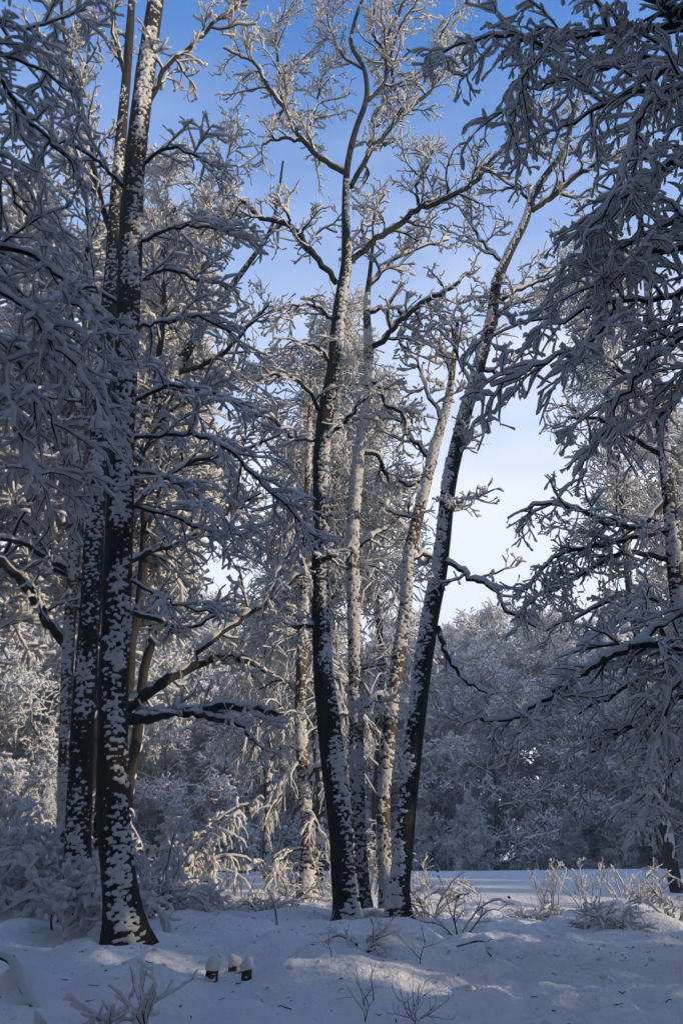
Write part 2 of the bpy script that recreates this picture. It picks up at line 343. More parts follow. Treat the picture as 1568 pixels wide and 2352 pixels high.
def tree(name, label, trunk, D, D1=None, limbs=(), auto=(), style='oak', face=0.0, spread=1.6, thr=.35, bark=None, seed=1, res=.019, th=.028, dens=1.0, group=None, skirt=.35, snowy=True, cat='tree'):
    """trunk: measured points; limbs: (points, D0, D1, style, dens); auto: (t, azimuth deg, elevation deg, length, style, dens)."""
    tp = np.array(traced(trunk, D, D1)); K = max(24, int(np.linalg.norm(np.diff(tp[:, :3], axis=0), axis=1).sum() / .18)); sp = spline(tp, K)
    P, R = sp[:, :3], np.maximum(sp[:, 3], .006)
    base = P[0].copy(); ground = float(height(base[0], base[1]))
    if skirt: R = R * (1 + skirt * 1.5 * np.exp(-np.maximum(P[:, 2] - ground, 0) / .22))
    root = thing(name, label, cat, base, group)
    vq, fr = trunk_tube(P, R, 18, seed)
    tr = part('trunk', [vq], bark or BARK, root, base)
    if snowy: part('snow_patches', [trunk_snow(P, R, fr, face, spread, thr, res, th, seed * 7)], SNOW, tr, base, 'stuff')
    for l in limbs:
        pts, d0, d1, stl, dn = (list(l) + [None] * 5)[:5]
        lp = np.array(traced(pts, d0, d1)); sp = spline(lp, max(14, int(len(pts) * 4)))
        LP = sp[:, :3].copy(); LP[2:] += rng.normal(size=LP[2:].shape) * .02
        limb(root, base, LP, np.maximum(sp[:, 3], .007), stl or style, (dn or 1.0) * dens)
    for a in auto:
        t, az, el, L, stl, dn = (list(a) + [None] * 6)[:6]
        up = {'oak': .04, 'spray': .0, 'near': -.02, 'birch': -.02, 'weep': -.06, 'shrub': .02, 'drape': -.08, 'thin': .03, 'crown': .06, 'fine': -.02}[stl or style]
        LP, LR = auto_limb_path(P, R, t, math.radians(az), math.radians(el), L, up=up)
        limb(root, base, LP, np.clip(LR, .008, .09), stl or style, (dn or 1.0) * dens)
    return root

# ------------------------------------------------------------------ the ground: one sheet, finest close by
def ground():
    def axis(a0, a1, fine, far, g=1.09):
        v = list(np.arange(a0, a1, fine)); s = fine
        while v[-1] < far: s *= g; v.append(v[-1] + s)
        return v
    yp = axis(4.6, 15, .06, 700); yn = [-y for y in axis(-4.6, -4.5, .3, 400, 1.2)][::-1]
    ys = np.array([y for y in yn if y < 4.5] + yp)
    xp = axis(0, 4.6, .065, 600); xs = np.array([-x for x in xp[:0:-1]] + xp)
    X, Y = np.meshgrid(xs, ys); H = height(X, Y)
    V = np.stack([X, Y, H], -1).reshape(-1, 3); n, m = X.shape
    ii = np.arange(n * m).reshape(n, m); q = np.stack([ii[:-1, :-1], ii[:-1, 1:], ii[1:, 1:], ii[1:, :-1]], -1).reshape(-1, 4)
    o = obj('ground', mesh('ground', (V, q), SNOW_GROUND), kind='structure'); o['label'] = 'snow covered ground with trodden path to the meadow'
ground()

exec_marker = None
# ------------------------------------------------------------------ trees of the middle and far distance: a few kinds, copied
def proto(Hh, n1, L1, style, K1=8, spread_lo=.12, up=.02, droop=.05, n2=9, n3=6, n4=4, l2='.42', l3=.9, l4=.40, hw=.034, hh=.05, elev=(5, 50), r=.16, flat=.4, ang=(35, 65)):
    K = 22; P = np.zeros((K, 3)); P[:, 2] = np.linspace(-.2, Hh * .95, K)
    P[:, :2] = np.cumsum(rng.normal(size=(K, 2)) * .06 * Hh / 14, 0); P[:, :2] -= P[0, :2]; R = np.linspace(r, .02, K)
    vq, fr = trunk_tube(P, R, 10, int(rng.integers(99)))
    tm = mesh('trunk', vq, BARK)
    sm = mesh('snow_patches', trunk_snow(P, R, fr, 0, 1.9, 0.46, .09, .035, int(rng.integers(99))), SNOW_FAR)
    ps, rs = [], []
    for k in range(n1):
        t = spread_lo + (1 - spread_lo) * (k + rng.random()) / n1
        el = math.radians(elev[0] + (elev[1] - elev[0]) * t + rng.normal() * 8)
        LL = L1 * (1.05 - .62 * t) * rng.uniform(.7, 1.15)
        p, rr = auto_limb_path(P, R, t * .98, k * 2.4 + rng.normal() * .3, el, LL, K1, .16, up, droop, .5); ps.append(p); rs.append(np.clip(rr, .01, .08))
    P1, R1 = np.array(ps), np.array(rs)
    g = dict(ang=ang, flat=flat)
    P2, R2 = grow(P1, R1, n2, l2, 5, t=(.12, 1), wig=.2, up=up * .5, droop=droop, r0=.55, rmax=.03, rmin=.011, **g)
    P3, R3 = grow(P2, R2, n3, l3, 4, t=(.1, 1), wig=.22, up=up * .5, droop=droop * 1.5, r0=.6, rmax=.016, rmin=.009, fall=.4, **g)
    P4, R4 = grow(P3, R3, n4, l4, 2, t=(.1, 1), wig=.22, up=up * .3, droop=droop * 1.5, r0=.7, rmax=.01, rmin=.007, fall=.3, **g)
    bm = mesh('branches', join([tube(P1, R1, 6), tube(P2, R2, 4), tube(P3, R3, 3), tube(P4, R4, 3)]), TWIG)
    sn = mesh('snow', join([snow_tube(P1, R1, 6, hw * .8, hh * 1.1, .2, .15), snow_tube(P2, R2, 5, hw * .9, hh, .25, .3), snow_tube(P3, R3, 4, hw, hh, .3, .35, .3), snow_tube(P4, R4, 3, hw, hh, .3, .4, .5)]), SNOW_FAR)
    return tm, sm, bm, sn
def plant_tree(pm, name, label, x, y, rot, sc, group=None, cat='tree', sink=.0, zs=1.0):
    root = thing(name, label, cat, (x, y, float(height(x, y)) - sink), group); root.rotation_euler = (0, 0, rot); root.scale = (sc, sc, sc * zs)
    t = obj('trunk', pm[0], root); obj('snow_patches', pm[1], t, 'stuff')
    b = obj('crown', pm[2], root); b['kind'] = 'stuff'; obj('snow', pm[3], b, 'stuff')
    return root
R_ = random.Random(11)
BROAD = proto(14, 21, 5.2, 'oak', n2=9, n3=6, n4=6, elev=(-5, 60), spread_lo=.10, droop=.10)
LACE = proto(19, 18, 3.8, 'oak', n2=8, n3=5, n4=5, l3=.8, l4=.38, elev=(20, 70), spread_lo=.42, up=.05, droop=.05, hw=.018, hh=.028)
EDGE = proto(10, 21, 4.4, 'spray', n2=9, n3=6, n4=6, elev=(-10, 60), spread_lo=.04, droop=.13, up=.02, flat=.15, ang=(30, 75))
TALL = proto(17, 24, 4.6, 'oak', n2=8, n3=6, n4=6, elev=(15, 65), spread_lo=.30, up=.05, droop=.02)
WEEP = proto(13, 18, 3.2, 'weep', n2=8, n3=7, n4=3, l3=1.3, l4=.6, elev=(25, 70), spread_lo=.22, up=0, droop=.45, hw=.016, hh=.022, flat=.1)
KINDS = {'B': BROAD, 'C': BROAD, 'L': LACE, 'E': EDGE, 'T': TALL, 'W': WEEP}

# far wood that closes the meadow
def wood_row(n, x0, x1, y0, y1, kinds, smin, smax, label, group, name='snowy_tree'):
    seen = 0
    for k in range(n):
        f = (k + R_.uniform(-.35, .35)) / max(1, n - 1)
        x = x0 + (x1 - x0) * f; y = y0 + (y1 - y0) * f + R_.uniform(-2, 2)
        inside = abs(x) < .43 * y + 2
        seen += inside
        plant_tree(KINDS[R_.choice(kinds)], name, f'{ORD[seen]} {"bush" if name == "frosted_thicket" else "tree"} from the left {label}' if inside else OUTSIDE, x, y, R_.uniform(0, 6.28), R_.uniform(smin, smax), group if inside else G_OUT)
G_FAR = 'snow laden trees of the wood beyond the meadow'
G_OUT = 'trees of the wood beside and behind the viewpoint'
OUTSIDE = 'snow laden shade casting tree of the surrounding wood outside the picture'
ORD = ['', 'first', 'second', 'third', 'fourth', 'fifth', 'sixth', 'seventh', 'eighth', 'ninth', 'tenth', 'eleventh', 'twelfth']
wood_row(11, 3, 42, 58, 47, 'E', 1.1, 1.4, 'with drooping blue boughs along the far meadow edge', G_FAR)
wood_row(11, -2, 46, 64, 54, 'EBC', 1.2, 1.4, 'in the second row behind the far meadow edge', G_FAR)
wood_row(11, -8, 54, 71, 62, 'BCE', 1.3, 1.5, 'in the third row of the wood beyond the meadow', G_FAR)
wood_row(12, -12, 62, 80, 72, 'BC', 1.4, 1.6, 'in the rearmost row beyond the meadow', G_FAR)
wood_row(11, -32, -2, 34, 57, 'E', 1.1, 1.4, 'in the drooping front row left of the meadow', G_FAR)
wood_row(11, -38, -5, 40, 63, 'BCE', 1.2, 1.45, 'in the second snowy row left of the meadow', G_FAR)
wood_row(11, -44, -8, 48, 70, 'BC', 1.35, 1.6, 'in the third snowy row left of the meadow', G_FAR)
wood_row(11, -52, -12, 58, 80, 'BC', 1.5, 1.8, 'in the tall rearmost row left of the meadow', G_FAR)
wood_row(12, 2, 36, 54, 44, 'E', .28, .42, 'among the low frosted bushes of the far meadow edge', G_FAR, 'frosted_thicket')
wood_row(10, -24, -2, 31, 53, 'E', .28, .42, 'among the low frosted bushes left of the meadow', G_FAR, 'frosted_thicket')
# trees of the middle distance, in view left, centre and right
def mid(kind, u, D, sc, label, rot=None, name='snowy_tree', group=None, zs=1.0):
    p = at(u, 1950, D); return plant_tree(KINDS[kind], name, label, p[0], D, R_.uniform(0, 6.28) if rot is None else rot, sc, group, zs=zs)
G_MID = 'snow laden trees standing between the near trunks and the meadow'
mid('T', -190, 18, 1.1, 'tall snowy tree at the left edge, its crown behind the hanging boughs', group=G_MID)
mid('T', 235, 25, 1.25, 'tall snowy tree behind the thick dark trunk, crown showing on both sides', group=G_MID)
mid('T', 200, 22, 1.2, 'tall snowy tree standing behind the second dark trunk', group=G_MID)
mid('L', 705, 31, 1.1, 'lacy tree hidden behind the sunlit birch, crown above it', group=G_MID)
mid('W', 775, 27, 1.45, 'weeping birch with fine hanging snowy twigs behind the centre trunks', group=G_MID)
mid('L', 730, 25, 1.1, 'tall lacy tree rising behind the leftmost centre stem', group=G_MID)
mid('L', 880, 28, 1.1, 'lacy snowy tree filling the sky between the centre stems', group=G_MID)
mid('L', 1540, 23, 1.15, 'tall lacy tree behind the dark boughs upper right', group=G_MID)
mid('L', 300, 22, 1.1, 'lacy tree right of the thick trunk against the blue sky', group=G_MID)
mid('L', 255, 19.5, 1.15, 'tall lacy tree whose top shows beside the thick trunk', group=G_MID)
mid('W', 610, 33, 1.15, 'smaller weeping birch in warm light left of the centre trunks', group=G_MID)
mid('T', 1680, 25.5, .95, 'tall snowy tree behind the right hand thin trunk', group=G_MID)
# the wood goes on beside and behind the photographer ; its unseen trees are placed to shade the clearing
OUT = [('T', 3.6, -1.2, .95), ('T', -3.8, -1, .95), ('T', 0, -4.2, 1), ('T', 6.5, -5, .9), ('T', -6, -6, 1), ('T', -7.5, 2.5, .9), ('T', 7.5, -1.1, 1.05), ('T', 8.2, 2.6, .95),  # nearest crowns added to block overhead light from the foreground
       ('T', 10, 7.8, .85), ('T', 13, -1.4, 1.0), ('T', 14.5, 6.7, .95), ('T', 13.5, 2.7, .9), ('T', 18.5, -1.8, 1.1), ('T', 19.5, 4, 1.05), ('T', 23, -0.3, 1.1),
       ('B', 28, -5.9, 1.0), ('E', 29, 3.3, 1.0), ('B', 34, 1.2, 1.05), ('E', 35, -7.7, 1.1), ('B', 40, -0.2, 1.1), ('B', 41, -10.3, 1.15), ('C', 13, -8.4, .9), ('B', 21, -11.1, 1), ('C', 30, -14.2, 1.1),
       ('E', 15, 20.9, .6), ('E', 17.5, 25.1, .62), ('B', 21, 19.4, .55), ('C', 22, 28.5, .65), ('E', 19, 31.5, .75), ('B', 25, 33.5, .8), ('C', 27, 20.8, .65), ('E', 22, 38.5, .95), ('B', 33, 14.8, .7), ('B', 32, 27.1, .8), ('C', 31, 36.5, .95), ('E', 28, 42.5, 1.1), ('B', 39, 19.7, .85), ('C', 40, 29.4, 1.0), ('B', 38, 40.1, 1.15), ('B', 46, 21.4, 1.0), ('C', 48, 32.7, 1.15), ('B', 46, 44.4, 1.25), ('B', 55, 25.3, 1.1), ('C', 58, 37.3, 1.3), ('B', 54, 49.6, 1.3),
       ('B', 31, 41, 1.3), ('B', 36, 37, 1.4), ('B', 29, 34, 1.0), ('B', 42, 44, 1.6), ('B', 44, 36, 1.5), ('B', 36, 46, 1.5), ('B', 50, 40, 1.7), ('B', 26, 39, 1.0), ('B', 30, 48, 1.3), ('B', 52, 50, 1.7),  # tall trees added out of view to shade the far right wood
       ('E', 10, 3.9, .36), ('E', 12, 2.4, .42), ('E', 14, 1.4, .5), ('E', 20, -1.4, .8), ('E', 27, -3.8, .95), ('B', 24, -2.5, .8), ('E', 33, -5.5, 1),  # low trees added out of view to keep sun off the foreground snow
       ('C', 2, -10, 1), ('B', -9, -4, 1), ('B', -11, 4, .9), ('C', -3, -14, 1.1), ('B', 8, -15.7, 1.1), ('C', -13, -11, 1.1), ('B', -16, 1, 1.1), ('B', -15, 10, 1.1), ('C', -21, 6, 1.1), ('B', -19, 17, 1.1), ('B', -26, 21, 1.1), ('C', -28, 10, 1.2)]
for kd, x, y, sc in OUT:
    plant_tree(KINDS[kd], 'snowy_tree', OUTSIDE, x, y, R_.uniform(0, 6.28), sc * R_.uniform(.97, 1.03), G_OUT)

# ------------------------------------------------------------------ the two dark trunks on the left
tree('dark_tree', 'thick dark trunk on the left with snow plastered up its side',
     [(292, 2185, 92), (276, 2050, 78), (259, 1850, 74), (259, 1650, 70), (266, 1450, 66), (273, 1250, 62), (280, 1000, 58), (291, 800, 54), (299, 600, 52), (309, 400, 48), (326, 230, 44), (346, 80, 40), (368, -80, 34), (385, -300, 22), (395, -480, 8)], 10.4,
     limbs=[([(303, 1005, 9), (380, 1000, 8), (450, 1000, 8), (530, 1040, 7), (600, 1110, 6), (670, 1180, 5), (725, 1235, 4)], 10.4, 11.5, 'spray', 1.3),
            ([(310, 920, 9), (400, 890, 8), (480, 900, 6), (560, 930, 5)], 10.4, 9.8, 'spray', 1.3),
            ([(300, 760, 9), (370, 740, 7), (450, 730, 6), (530, 760, 5)], 10.4, 11, 'spray', 1.2),
            ([(310, 560, 9), (390, 530, 7), (470, 520, 6), (560, 540, 4)], 10.4, 9.8, 'spray', 1.2),
            ([(335, 250, 12), (390, 150, 10), (450, 95, 9), (520, 30, 8), (580, -10, 6)], 10.4, 11, 'oak', .8),
            ([(300, 1160, 8), (380, 1180, 7), (460, 1215, 6), (560, 1230, 4)], 10.4, 11.2, 'spray', 1.1),
            ([(305, 660, 9), (380, 620, 8), (450, 640, 6), (520, 660, 4)], 10.4, 11.4, 'spray', 1.2),
            ([(325, 380, 9), (390, 340, 7), (430, 350, 5), (490, 380, 4)], 10.4, 10, 'spray', 1.0),
            ([(275, 700, 8), (215, 660, 7), (160, 690, 5), (110, 740, 4)], 10.4, 9.6, 'spray', 1.1),
            ([(285, 430, 9), (220, 370, 7), (160, 330, 6), (100, 340, 4)], 10.4, 9.6, 'spray', 1.0),
            ([(300, 1080, 7), (370, 1090, 6), (440, 1130, 5), (500, 1180, 4)], 10.4, 9.7, 'spray', 1.0),
            ([(295, 1330, 7), (370, 1370, 6), (430, 1400, 5), (500, 1410, 4)], 10.4, 11, 'spray', .8)],
     face=.55, spread=1.35, thr=.51, seed=3, res=.015, th=.035, style='spray')
tree('dark_tree', 'second dark trunk close behind the thick one on the left',
     [(182, 2110, 66), (180, 1960, 60), (187, 1750, 54), (197, 1560, 50), (212, 1350, 48), (221, 1150, 46), (230, 1000, 44), (241, 800, 38), (256, 650, 34), (263, 520, 30), (276, 340, 25), (291, 170, 20), (303, 0, 16), (310, -160, 6)], 12.6,
     limbs=[([(262, 560, 14), (225, 430, 13), (205, 300, 12), (165, 180, 11), (150, 90, 9), (140, -30, 7)], 12.6, 13, 'crown', 1.1),
            ([(215, 420, 12), (180, 370, 10), (120, 330, 8), (60, 300, 5)], 12.8, 13.5, 'crown', 1.1),
            ([(290, 180, 12), (265, 90, 10), (250, 0, 8), (235, -60, 5)], 12.6, 12, 'crown', 1.1),
            ([(232, 960, 12), (160, 900, 10), (100, 830, 8), (40, 790, 5)], 12.6, 13.5, 'crown', 1.1),
            ([(245, 760, 12), (200, 650, 10), (205, 520, 8), (190, 430, 5)], 12.6, 13, 'crown', 1.0)],
     face=.1, spread=1.6, thr=.54, seed=5, th=.025, style='oak')
tree('slim_tree', 'slim trunk left of the two dark trunks, its right edge sunlit',
     [(150, 2040, 34), (148, 1850, 30), (152, 1650, 28), (158, 1480, 28), (168, 1330, 28), (175, 1180, 26), (183, 1000, 24), (178, 900, 20), (168, 850, 16), (140, 760, 10), (120, 650, 6)], 17,
     limbs=[([(150, 1480, 22), (110, 1430, 22), (60, 1350, 20), (0, 1290, 18), (-60, 1270, 14)], 17, 16, 'oak', .7),
            ([(160, 1310, 16), (110, 1285, 14), (60, 1250, 12), (0, 1235, 10)], 17, 16.5, 'oak', .8),
            ([(185, 1330, 14), (120, 1300, 12), (75, 1210, 10), (20, 1180, 8)], 17, 18, 'oak', .8),
            ([(180, 960, 10), (120, 980, 8), (60, 1010, 5)], 17, 17, 'oak', 1.0)],
     face=.1, spread=1.8, thr=.45, seed=9, bark=BARK_BIRCH, style='oak', dens=.9)
# ------------------------------------------------------------------ oak behind them with long level boughs
tree('oak_tree', 'oak with long level boughs and rising limbs behind the thick trunk',
     [(236, 2090, 60), (250, 1800, 56), (258, 1640, 52), (268, 1400, 44), (285, 1150, 36), (330, 990, 28), (400, 860, 22), (470, 745, 18), (530, 660, 15), (575, 600, 12), (620, 530, 9), (640, 440, 6), (650, 370, 4)], 16,
     limbs=[([(262, 1660, 30), (330, 1650, 28), (400, 1635, 26), (480, 1628, 22), (560, 1622, 18), (640, 1640, 12)], 16, 15, 'oak', .35),
            ([(262, 1640, 30), (330, 1600, 28), (390, 1555, 24), (450, 1530, 20), (530, 1505, 16), (610, 1545, 8)], 16, 17, 'oak', .4),
            ([(420, 1640, 16), (500, 1650, 15), (560, 1670, 13), (580, 1700, 9)], 15.5, 15, 'oak', .3),
            ([(450, 1500, 14), (530, 1440, 13), (600, 1390, 12), (660, 1340, 8), (720, 1300, 5)], 16, 17, 'oak', .8),
            ([(350, 960, 16), (365, 830, 14), (375, 720, 12), (380, 600, 9), (400, 480, 6)], 16, 17, 'crown', 1.1),
            ([(460, 760, 12), (460, 640, 10), (500, 520, 8), (520, 400, 6), (530, 290, 4)], 16, 16, 'crown', 1.1),
            ([(400, 860, 12), (500, 820, 10), (560, 760, 8), (620, 700, 5)], 16, 15.5, 'crown', 1.1),
            ([(275, 1300, 14), (350, 1270, 12), (430, 1240, 10), (520, 1180, 8), (600, 1130, 5)], 16, 17, 'crown', 1.1),
            ([(280, 1200, 14), (350, 1120, 12), (440, 1060, 10), (540, 1040, 7), (640, 1000, 4)], 16, 15.5, 'crown', 1.1),
            ([(268, 1400, 14), (350, 1420, 12), (430, 1440, 10), (520, 1400, 6)], 16, 17, 'crown', 1.0),
            ([(300, 1100, 12), (380, 960, 10), (470, 900, 8), (560, 860, 6), (640, 850, 4)], 16, 17, 'crown', 1.1)],
     face=.2, spread=1.6, thr=.48, seed=12, style='oak', dens=1.25)
# ------------------------------------------------------------------ the clump of four stems in the centre
G_C = 'four stems growing from one mound in the centre'
tree('crooked_tree', 'leftmost and thickest stem of the centre clump, dark left side, forking high up',
     [(797, 2118, 54), (790, 2040, 54), (782, 1900, 56), (758, 1700, 56), (740, 1500, 44), (736, 1300, 40), (736, 1150, 37), (746, 960, 38), (764, 860, 34), (782, 700, 30), (795, 600, 24), (793, 475, 17), (797, 385, 15), (821, 285, 13), (840, 232, 12), (836, 160, 10), (806, 100, 9), (814, 50, 8), (834, -10, 7), (850, -120, 4)], 15,
     limbs=[([(800, 606, 15), (844, 567, 14), (909, 517, 14), (954, 487, 13), (1009, 461, 12), (1060, 440, 11), (1097, 413, 10), (1110, 385, 9), (1144, 350, 8), (1184, 320, 7), (1219, 290, 5)], 15, 14.2, 'crown', .9),
            ([(772, 650, 14), (718, 582, 14), (678, 530, 13), (655, 515, 12), (600, 500, 11), (555, 462, 10), (525, 478, 8), (460, 540, 5)], 15, 14.5, 'crown', .8),
            ([(662, 522, 8), (660, 490, 7), (656, 455, 6)], 14.7, 14.7, 'oak', .3),
            ([(797, 400, 13), (750, 372, 13), (700, 330, 12), (670, 280, 11), (645, 238, 10), (607, 187, 9), (592, 150, 7), (556, 130, 5), (510, 112, 4)], 15, 15.5, 'crown', .9),
            ([(648, 240, 8), (645, 180, 7), (635, 125, 6), (640, 50, 5), (675, 10, 4)], 15.4, 16, 'crown', .9),
            ([(690, 322, 8), (640, 318, 7), (600, 331, 5)], 15.2, 14.8, 'crown', .6),
            ([(805, 430, 12), (849, 350, 12), (884, 310, 11), (924, 262, 10), (984, 213, 8), (1030, 150, 5)], 15, 15.6, 'crown', .8),
            ([(842, 232, 11), (866, 210, 10), (889, 160, 9), (880, 110, 8), (904, 50, 7), (934, -10, 6), (950, -90, 4)], 15, 15.4, 'crown', .9),
            ([(924, 262, 8), (905, 200, 7), (898, 140, 6), (918, 60, 5), (960, 0, 4)], 15.4, 15, 'crown', .9),
            ([(960, 470, 8), (958, 425, 7), (984, 378, 6), (979, 320, 4)], 14.8, 14.6, 'crown', .9),
            ([(880, 112, 7), (850, 70, 6), (858, 20, 5), (870, -40, 4)], 15.2, 14.6, 'crown', .9),
            ([(984, 215, 7), (1000, 160, 6), (1010, 90, 5), (1040, 30, 4)], 15.6, 16, 'crown', .9),
            ([(835, 160, 7), (790, 130, 6), (760, 70, 5), (745, 0, 4)], 15, 15.6, 'crown', .9),
            ([(700, 332, 7), (720, 260, 6), (735, 200, 5), (740, 140, 3)], 15.3, 16, 'crown', .9),
            ([(849, 352, 7), (850, 290, 6), (875, 240, 5), (872, 180, 3)], 15.2, 16, 'crown', .8),
            ([(742, 960, 10), (690, 880, 8), (640, 860, 6), (560, 890, 4)], 15, 14, 'spray', .9),
            ([(770, 840, 9), (730, 800, 7), (690, 790, 5), (650, 820, 3)], 15, 14.2, 'spray', .9),
            ([(775, 740, 9), (720, 705, 7), (680, 700, 5), (640, 730, 3)], 15, 14.4, 'spray', .8),
            ([(750, 1000, 9), (800, 960, 7), (850, 900, 5)], 15, 14.3, 'spray', .8),
            ([(735, 1010, 9), (680, 1010, 7), (620, 960, 5), (570, 950, 4)], 15, 14.3, 'spray', 1.0),
            ([(732, 1250, 8), (690, 1235, 7), (650, 1290, 5), (600, 1420, 3)], 15, 14.5, 'spray', .5),
            ([(732, 1440, 12), (700, 1436, 11), (672, 1438, 9)], 15, 14.6, 'oak', .05),
            ([(735, 1290, 13), (752, 1280, 12), (772, 1276, 9)], 14.9, 14.6, 'oak', .05)],
     face=.75, spread=1.3, thr=.47, seed=21, res=.016, group=G_C, style='crown')
tree('pale_birch', 'second stem of the centre clump, pale and coated in snow',
     [(832, 2085, 42), (826, 1980, 36), (821, 1850, 34), (818, 1700, 33), (815, 1550, 31), (812, 1400, 30), (809, 1250, 28), (815, 1130, 27), (830, 1000, 25), (845, 920, 23), (846, 800, 20), (842, 700, 15), (850, 620, 10), (858, 540, 6)], 15.8,
     limbs=[([(848, 800, 13), (874, 784, 13), (924, 735, 12), (969, 697, 11), (1019, 672, 9), (1056, 645, 7)], 15.8, 15, 'oak', .9),
            ([(838, 880, 10), (869, 882, 9), (886, 926, 9), (925, 956, 8), (934, 1000, 6)], 15.8, 15.2, 'oak', .7),
            ([(845, 720, 9), (904, 706, 8), (929, 731, 7), (914, 781, 6), (940, 810, 5)], 15.8, 16.3, 'oak', .8),
            ([(832, 1040, 10), (865, 1045, 9), (885, 1085, 9), (930, 1112, 8), (990, 1100, 6)], 15.8, 16, 'oak', .7),
            ([(846, 660, 8), (900, 600, 7), (960, 570, 6), (1030, 550, 4)], 15.8, 17, 'oak', .9),
            ([(852, 600, 7), (830, 520, 6), (850, 450, 4)], 15.8, 17, 'oak', .9),
            ([(812, 1260, 8), (860, 1230, 6), (905, 1200, 4)], 15.8, 16.5, 'oak', .7)],
     face=0, spread=2.0, thr=.39, seed=23, bark=BARK_BIRCH, group=G_C, style='oak')
tree('pale_birch', 'third stem of the centre clump, pale and leaning right behind the dark rightmost one',
     [(890, 2085, 36), (885, 2000, 32), (880, 1850, 32), (892, 1680, 33), (916, 1500, 31), (932, 1380, 29), (936, 1290, 28), (958, 1190, 27), (985, 1080, 25), (1006, 1000, 22), (1026, 930, 19), (1040, 840, 13), (1050, 740, 8)], 15.6,
     limbs=[([(900, 1610, 9), (870, 1600, 8), (840, 1625, 6)], 15.6, 15.2, 'oak', .4),
            ([(938, 1290, 10), (975, 1275, 9), (1010, 1290, 6)], 15.6, 16.4, 'oak', .7),
            ([(990, 1060, 10), (940, 1000, 8), (905, 960, 6), (870, 960, 4)], 15.6, 16.2, 'oak', .9),
            ([(1015, 970, 8), (980, 900, 7), (960, 830, 6), (965, 760, 4)], 15.6, 16.4, 'oak', .9),
            ([(1035, 860, 8), (1010, 790, 6), (1020, 720, 4)], 15.6, 16, 'oak', .9),
            ([(960, 1190, 8), (910, 1180, 6), (870, 1150, 4)], 15.6, 16.4, 'oak', .9)],
     face=-.2, spread=1.9, thr=.39, seed=27, bark=BARK_BIRCH, group=G_C, style='oak')
tree('leaning_tree', 'rightmost stem of the centre clump, dark right side, leaning far to the right',
     [(916, 2140, 58), (915, 2060, 50), (926, 1950, 44), (940, 1800, 42), (960, 1620, 42), (985, 1430, 40), (1010, 1300, 37), (1030, 1120, 34), (1060, 980, 32), (1097, 850, 28), (1130, 720, 25), (1140, 650, 22), (1165, 590, 20), (1205, 510, 17), (1228, 440, 15), (1256, 398, 14), (1296, 345, 12), (1310, 290, 9), (1330, 200, 5)], 14.4,
     limbs=[([(1222, 484, 12), (1264, 452, 12), (1309, 417, 11), (1340, 395, 9), (1400, 360, 7), (1450, 330, 5)], 14.4, 14, 'crown', .9),
            ([(1016, 1290, 11), (1045, 1300, 11), (1084, 1330, 10), (1130, 1350, 9), (1165, 1400, 8), (1230, 1440, 5)], 14.4, 13.6, 'oak', .6),
            ([(1005, 1440, 13), (1020, 1490, 12), (1050, 1540, 10), (1090, 1580, 8), (1130, 1600, 5)], 14.4, 13.8, 'oak', .6),
            ([(1030, 1180, 7), (1050, 1160, 6), (1085, 1130, 4)], 14.4, 14.2, 'crown', .9),
            ([(1040, 1080, 6), (1060, 1040, 5), (1075, 1000, 4)], 14.4, 14.2, 'crown', .9),
            ([(1150, 690, 9), (1200, 660, 8), (1260, 640, 6), (1330, 600, 4)], 14.4, 15.4, 'crown', .9),
            ([(1120, 780, 9), (1170, 700, 8), (1230, 690, 6)], 14.4, 15.2, 'crown', .8),
            ([(1225, 470, 8), (1180, 430, 6), (1150, 440, 4)], 14.4, 15, 'crown', .8),
            ([(1160, 610, 8), (1110, 560, 7), (1070, 500, 5), (1050, 460, 3)], 14.4, 15.4, 'crown', .9),
            ([(1085, 890, 8), (1050, 820, 7), (1040, 740, 5), (1060, 680, 3)], 14.4, 15.4, 'crown', .9),
            ([(1105, 850, 7), (1150, 860, 6), (1190, 840, 4)], 14.4, 14.8, 'oak', .7),
            ([(1290, 350, 7), (1270, 290, 6), (1230, 260, 4)], 14.4, 15, 'crown', .9)],
     face=-.8, spread=1.3, thr=.42, seed=31, res=.016, group=G_C, style='oak')
